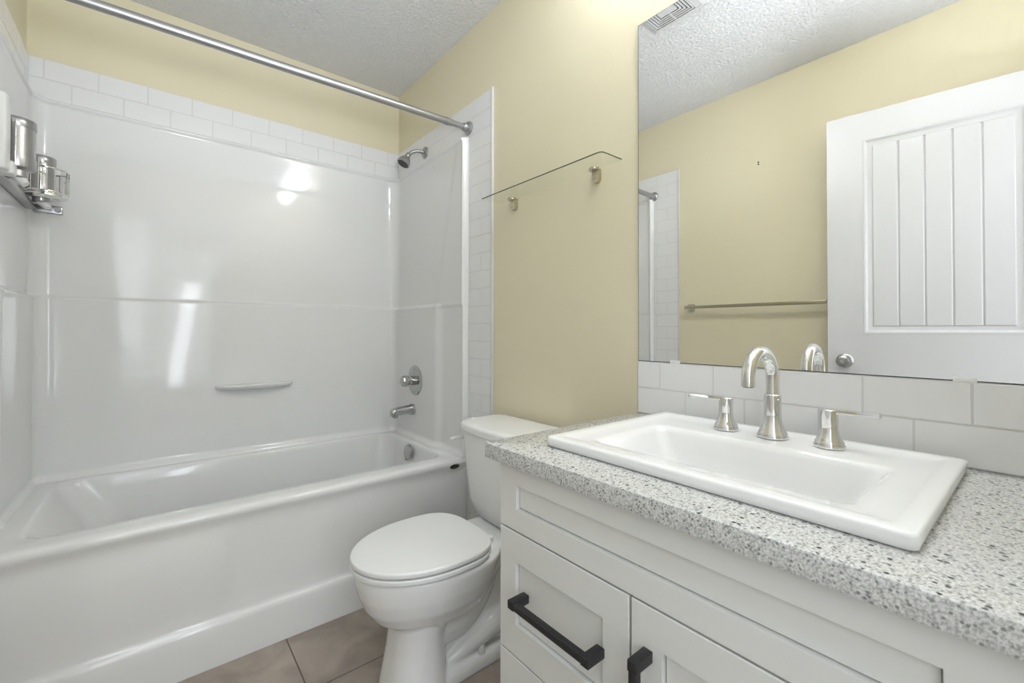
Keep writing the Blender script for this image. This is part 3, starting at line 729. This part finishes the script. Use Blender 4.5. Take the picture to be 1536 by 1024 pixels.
dr = thing('bathroom_door', 'white beadboard panel door standing open against the left wall', 'door', (-1.425, -2.54, 0))
def build_door():
    """door in local coordinates: u along width from hinge (0) to latch (.76), z up, w = thickness toward the room"""
    b = B(); Wd, Hd, th = .762, 2.035, .035
    def quadring(q0, w0, q1, w1):
        A = [b.verts.new((u, w0, z)) for u, z in q0]; C = [b.verts.new((u, w1, z)) for u, z in q1]
        for k in range(4): b.faces.new((A[k], A[(k+1) % 4], C[(k+1) % 4], C[k]))
    def rect(u0, u1, z0, z1, d=0): return [(u0+d, z0+d), (u1-d, z0+d), (u1-d, z1-d), (u0+d, z1-d)]
    panels = [(.145, .762-.128, 1.045, 1.915), (.145, .762-.128, .23, .86)]
    # stiles and rails of the visible face (w = th)
    us = [0, .145, .762-.128, Wd]; zs = [0, .23, .86, 1.045, 1.915, Hd]
    def face(u0, u1, z0, z1, w): b.faces.new([b.verts.new((u, w, z)) for u, z in rect(u0, u1, z0, z1)])
    for i in range(3):
        for j in range(5):
            if i == 1 and j in (1, 3): continue
            face(us[i], us[i+1], zs[j], zs[j+1], th)
    for u0, u1, z0, z1 in panels:
        steps = [(0, th), (.004, th+.0015), (.010, th+.0005), (.018, th-.006), (.030, th-.009), (.034, th-.009), (.038, th-.006)]
        for (d0, w0), (d1, w1) in zip(steps, steps[1:]): quadring(rect(u0, u1, z0, z1, d0), w0, rect(u0, u1, z0, z1, d1), w1)
        a, c, e, f = u0+.038, u1-.038, z0+.038, z1-.038; wd = (c-a)/5; w_ = th-.006
        for k in range(5):
            p0, p1 = a+k*wd, a+(k+1)*wd; g0 = .0025 if k else 0; g1 = .0025 if k < 4 else 0
            face(p0+g0*2, p1-g1*2, e, f, w_)
            for (q0, w0, q1, w1) in ([(p0, w_-.004, p0+g0*2, w_)] if k else []) + ([(p1-g1*2, w_, p1, w_-.004)] if k < 4 else []):
                b.faces.new([b.verts.new(p) for p in ((q0, w0, e), (q1, w1, e), (q1, w1, f), (q0, w0, f))])
    # edges and back
    A = [b.verts.new((u, th, z)) for u, z in rect(0, Wd, 0, Hd)]; C = [b.verts.new((u, 0, z)) for u, z in rect(0, Wd, 0, Hd)]
    for k in range(4): b.faces.new((A[k], A[(k+1) % 4], C[(k+1) % 4], C[k]))
    b.faces.new(C)
    bmesh.ops.remove_doubles(b, verts=b.verts, dist=.0001)
    return b
hinge = Vector((-1.428, -2.540, .008)); latch = Vector((-1.325, -1.800, .008))
du = (latch-hinge).normalized(); dw = Vector((du.y, -du.x, 0)); Md = Matrix((du, dw, Vector((0, 0, 1)))).transposed().to_4x4()
Md.translation = hinge - dw*.035
b = build_door(); b.transform(Md); dp = obj('door_panel', b, M['white_paint'], dr, smooth=25)
b = B(); Mk = Md @ Matrix.Translation((.762-.062, .035, .925)) @ Matrix.Rotation(-pi/2, 4, 'X')
lathe(b, [(0, .0), (.032, 0), (.032, .003), (.026, .008), (.013, .010), (.012, .030), (.018, .036), (.026, .044), (.0275, .054), (.024, .062), (.016, .066), (.010, .067), (.009, .064), (0, .064)], Mk, 36)
obj('door_knob', b, M['brushed'], dr)
for z in (.25, 1.05, 1.80):
    b = B(); lathe(b, [(0, z), (.006, z), (.006, z+.09), (0, z+.09)], Matrix.Translation(hinge+du*(-.004)), 14); obj('hinge', b, M['brushed'], dr)

# ------------------------------------------------------------------ ceiling vent and vanity light
vt = thing('ceiling_vent', 'white louvred ceiling vent, seen at the top of the mirror', 'vent', (-.60, -1.42, H))
b = B(); vx0, vx1, vy0, vy1 = -.688, -.50, -1.545, -1.290
def picture_frame(b, x0, x1, y0, y1, wdt, z0, z1, tilt=0):
    o = [(x0, y0), (x1, y0), (x1, y1), (x0, y1)]; i_ = [(x0+wdt, y0+wdt), (x1-wdt, y0+wdt), (x1-wdt, y1-wdt), (x0+wdt, y1-wdt)]
    A = [b.verts.new((x, y, z1)) for x, y in o]; C = [b.verts.new((x, y, z0+tilt)) for x, y in o]; D = [b.verts.new((x, y, z0)) for x, y in i_]; E_ = [b.verts.new((x, y, z1)) for x, y in i_]
    for p, q in ((A, C), (C, D), (D, E_), (E_, A)):
        for k in range(4): b.faces.new((p[k], p[(k+1) % 4], q[(k+1) % 4], q[k]))
picture_frame(b, vx0, vx1, vy0, vy1, .020, H-.012, H-.0005, .006)
obj('vent_flange', b, M['white_paint'], vt, smooth=None)
b = B()
for k in range(6):
    d = .026+k*.0125
    if vx1-vx0-2*d > .012: picture_frame(b, vx0+d, vx1-d, vy0+d+.026, vy1-d, .0056, H-.0105, H-.004)
box(b, -.612, -.578, -1.440, -1.372, H-.0098, H-.004)
box(b, vx0+.018, vx1-.018, vy0+.018, vy0+.050, H-.0095, H-.004)
box(b, vx0+.018, -.594, -1.408, -1.402, H-.0095, H-.004)
obj('louvre', b, M['white_paint'], vt, smooth=None)
b = B(); box(b, vx0+.018, vx1-.018, vy0+.018, vy1-.018, H-.0035, H-.001); obj('duct_opening', b, M['duct'], vt, smooth=None)

vf = thing('vanity_light', 'three-bowl vanity light above the mirror', 'wall light', (-.02, -2.02, VANITY_POS[1]))
b = B(); box(b, -.022, -.0005, -2.42, -1.62, VANITY_POS[1]-.03, VANITY_POS[1]+.03, .006); obj('backplate', b, M['nickel'], vf)
for y in VANITY_Y:
    b = B(); tube(b, catmull([(-.02, y, VANITY_POS[1]), (-.07, y, VANITY_POS[1]-.045), (-.13, y, VANITY_POS[1]-.05), (VANITY_POS[0], y, VANITY_POS[1]-.02)], 6), .006, 12); obj('arm', b, M['nickel'], vf)
    b = B(); z = VANITY_POS[1]
    lathe(b, [(0, -.028), (.02, -.026), (.04, -.014), (.055, .008), (.062, .035), (.064, .055), (.061, .055), (.055, .03), (.03, .0), (0, -.012)], Matrix.Translation((VANITY_POS[0], y, z)), 36)
    obj('glass_bowl', b, M['bulb'], vf)
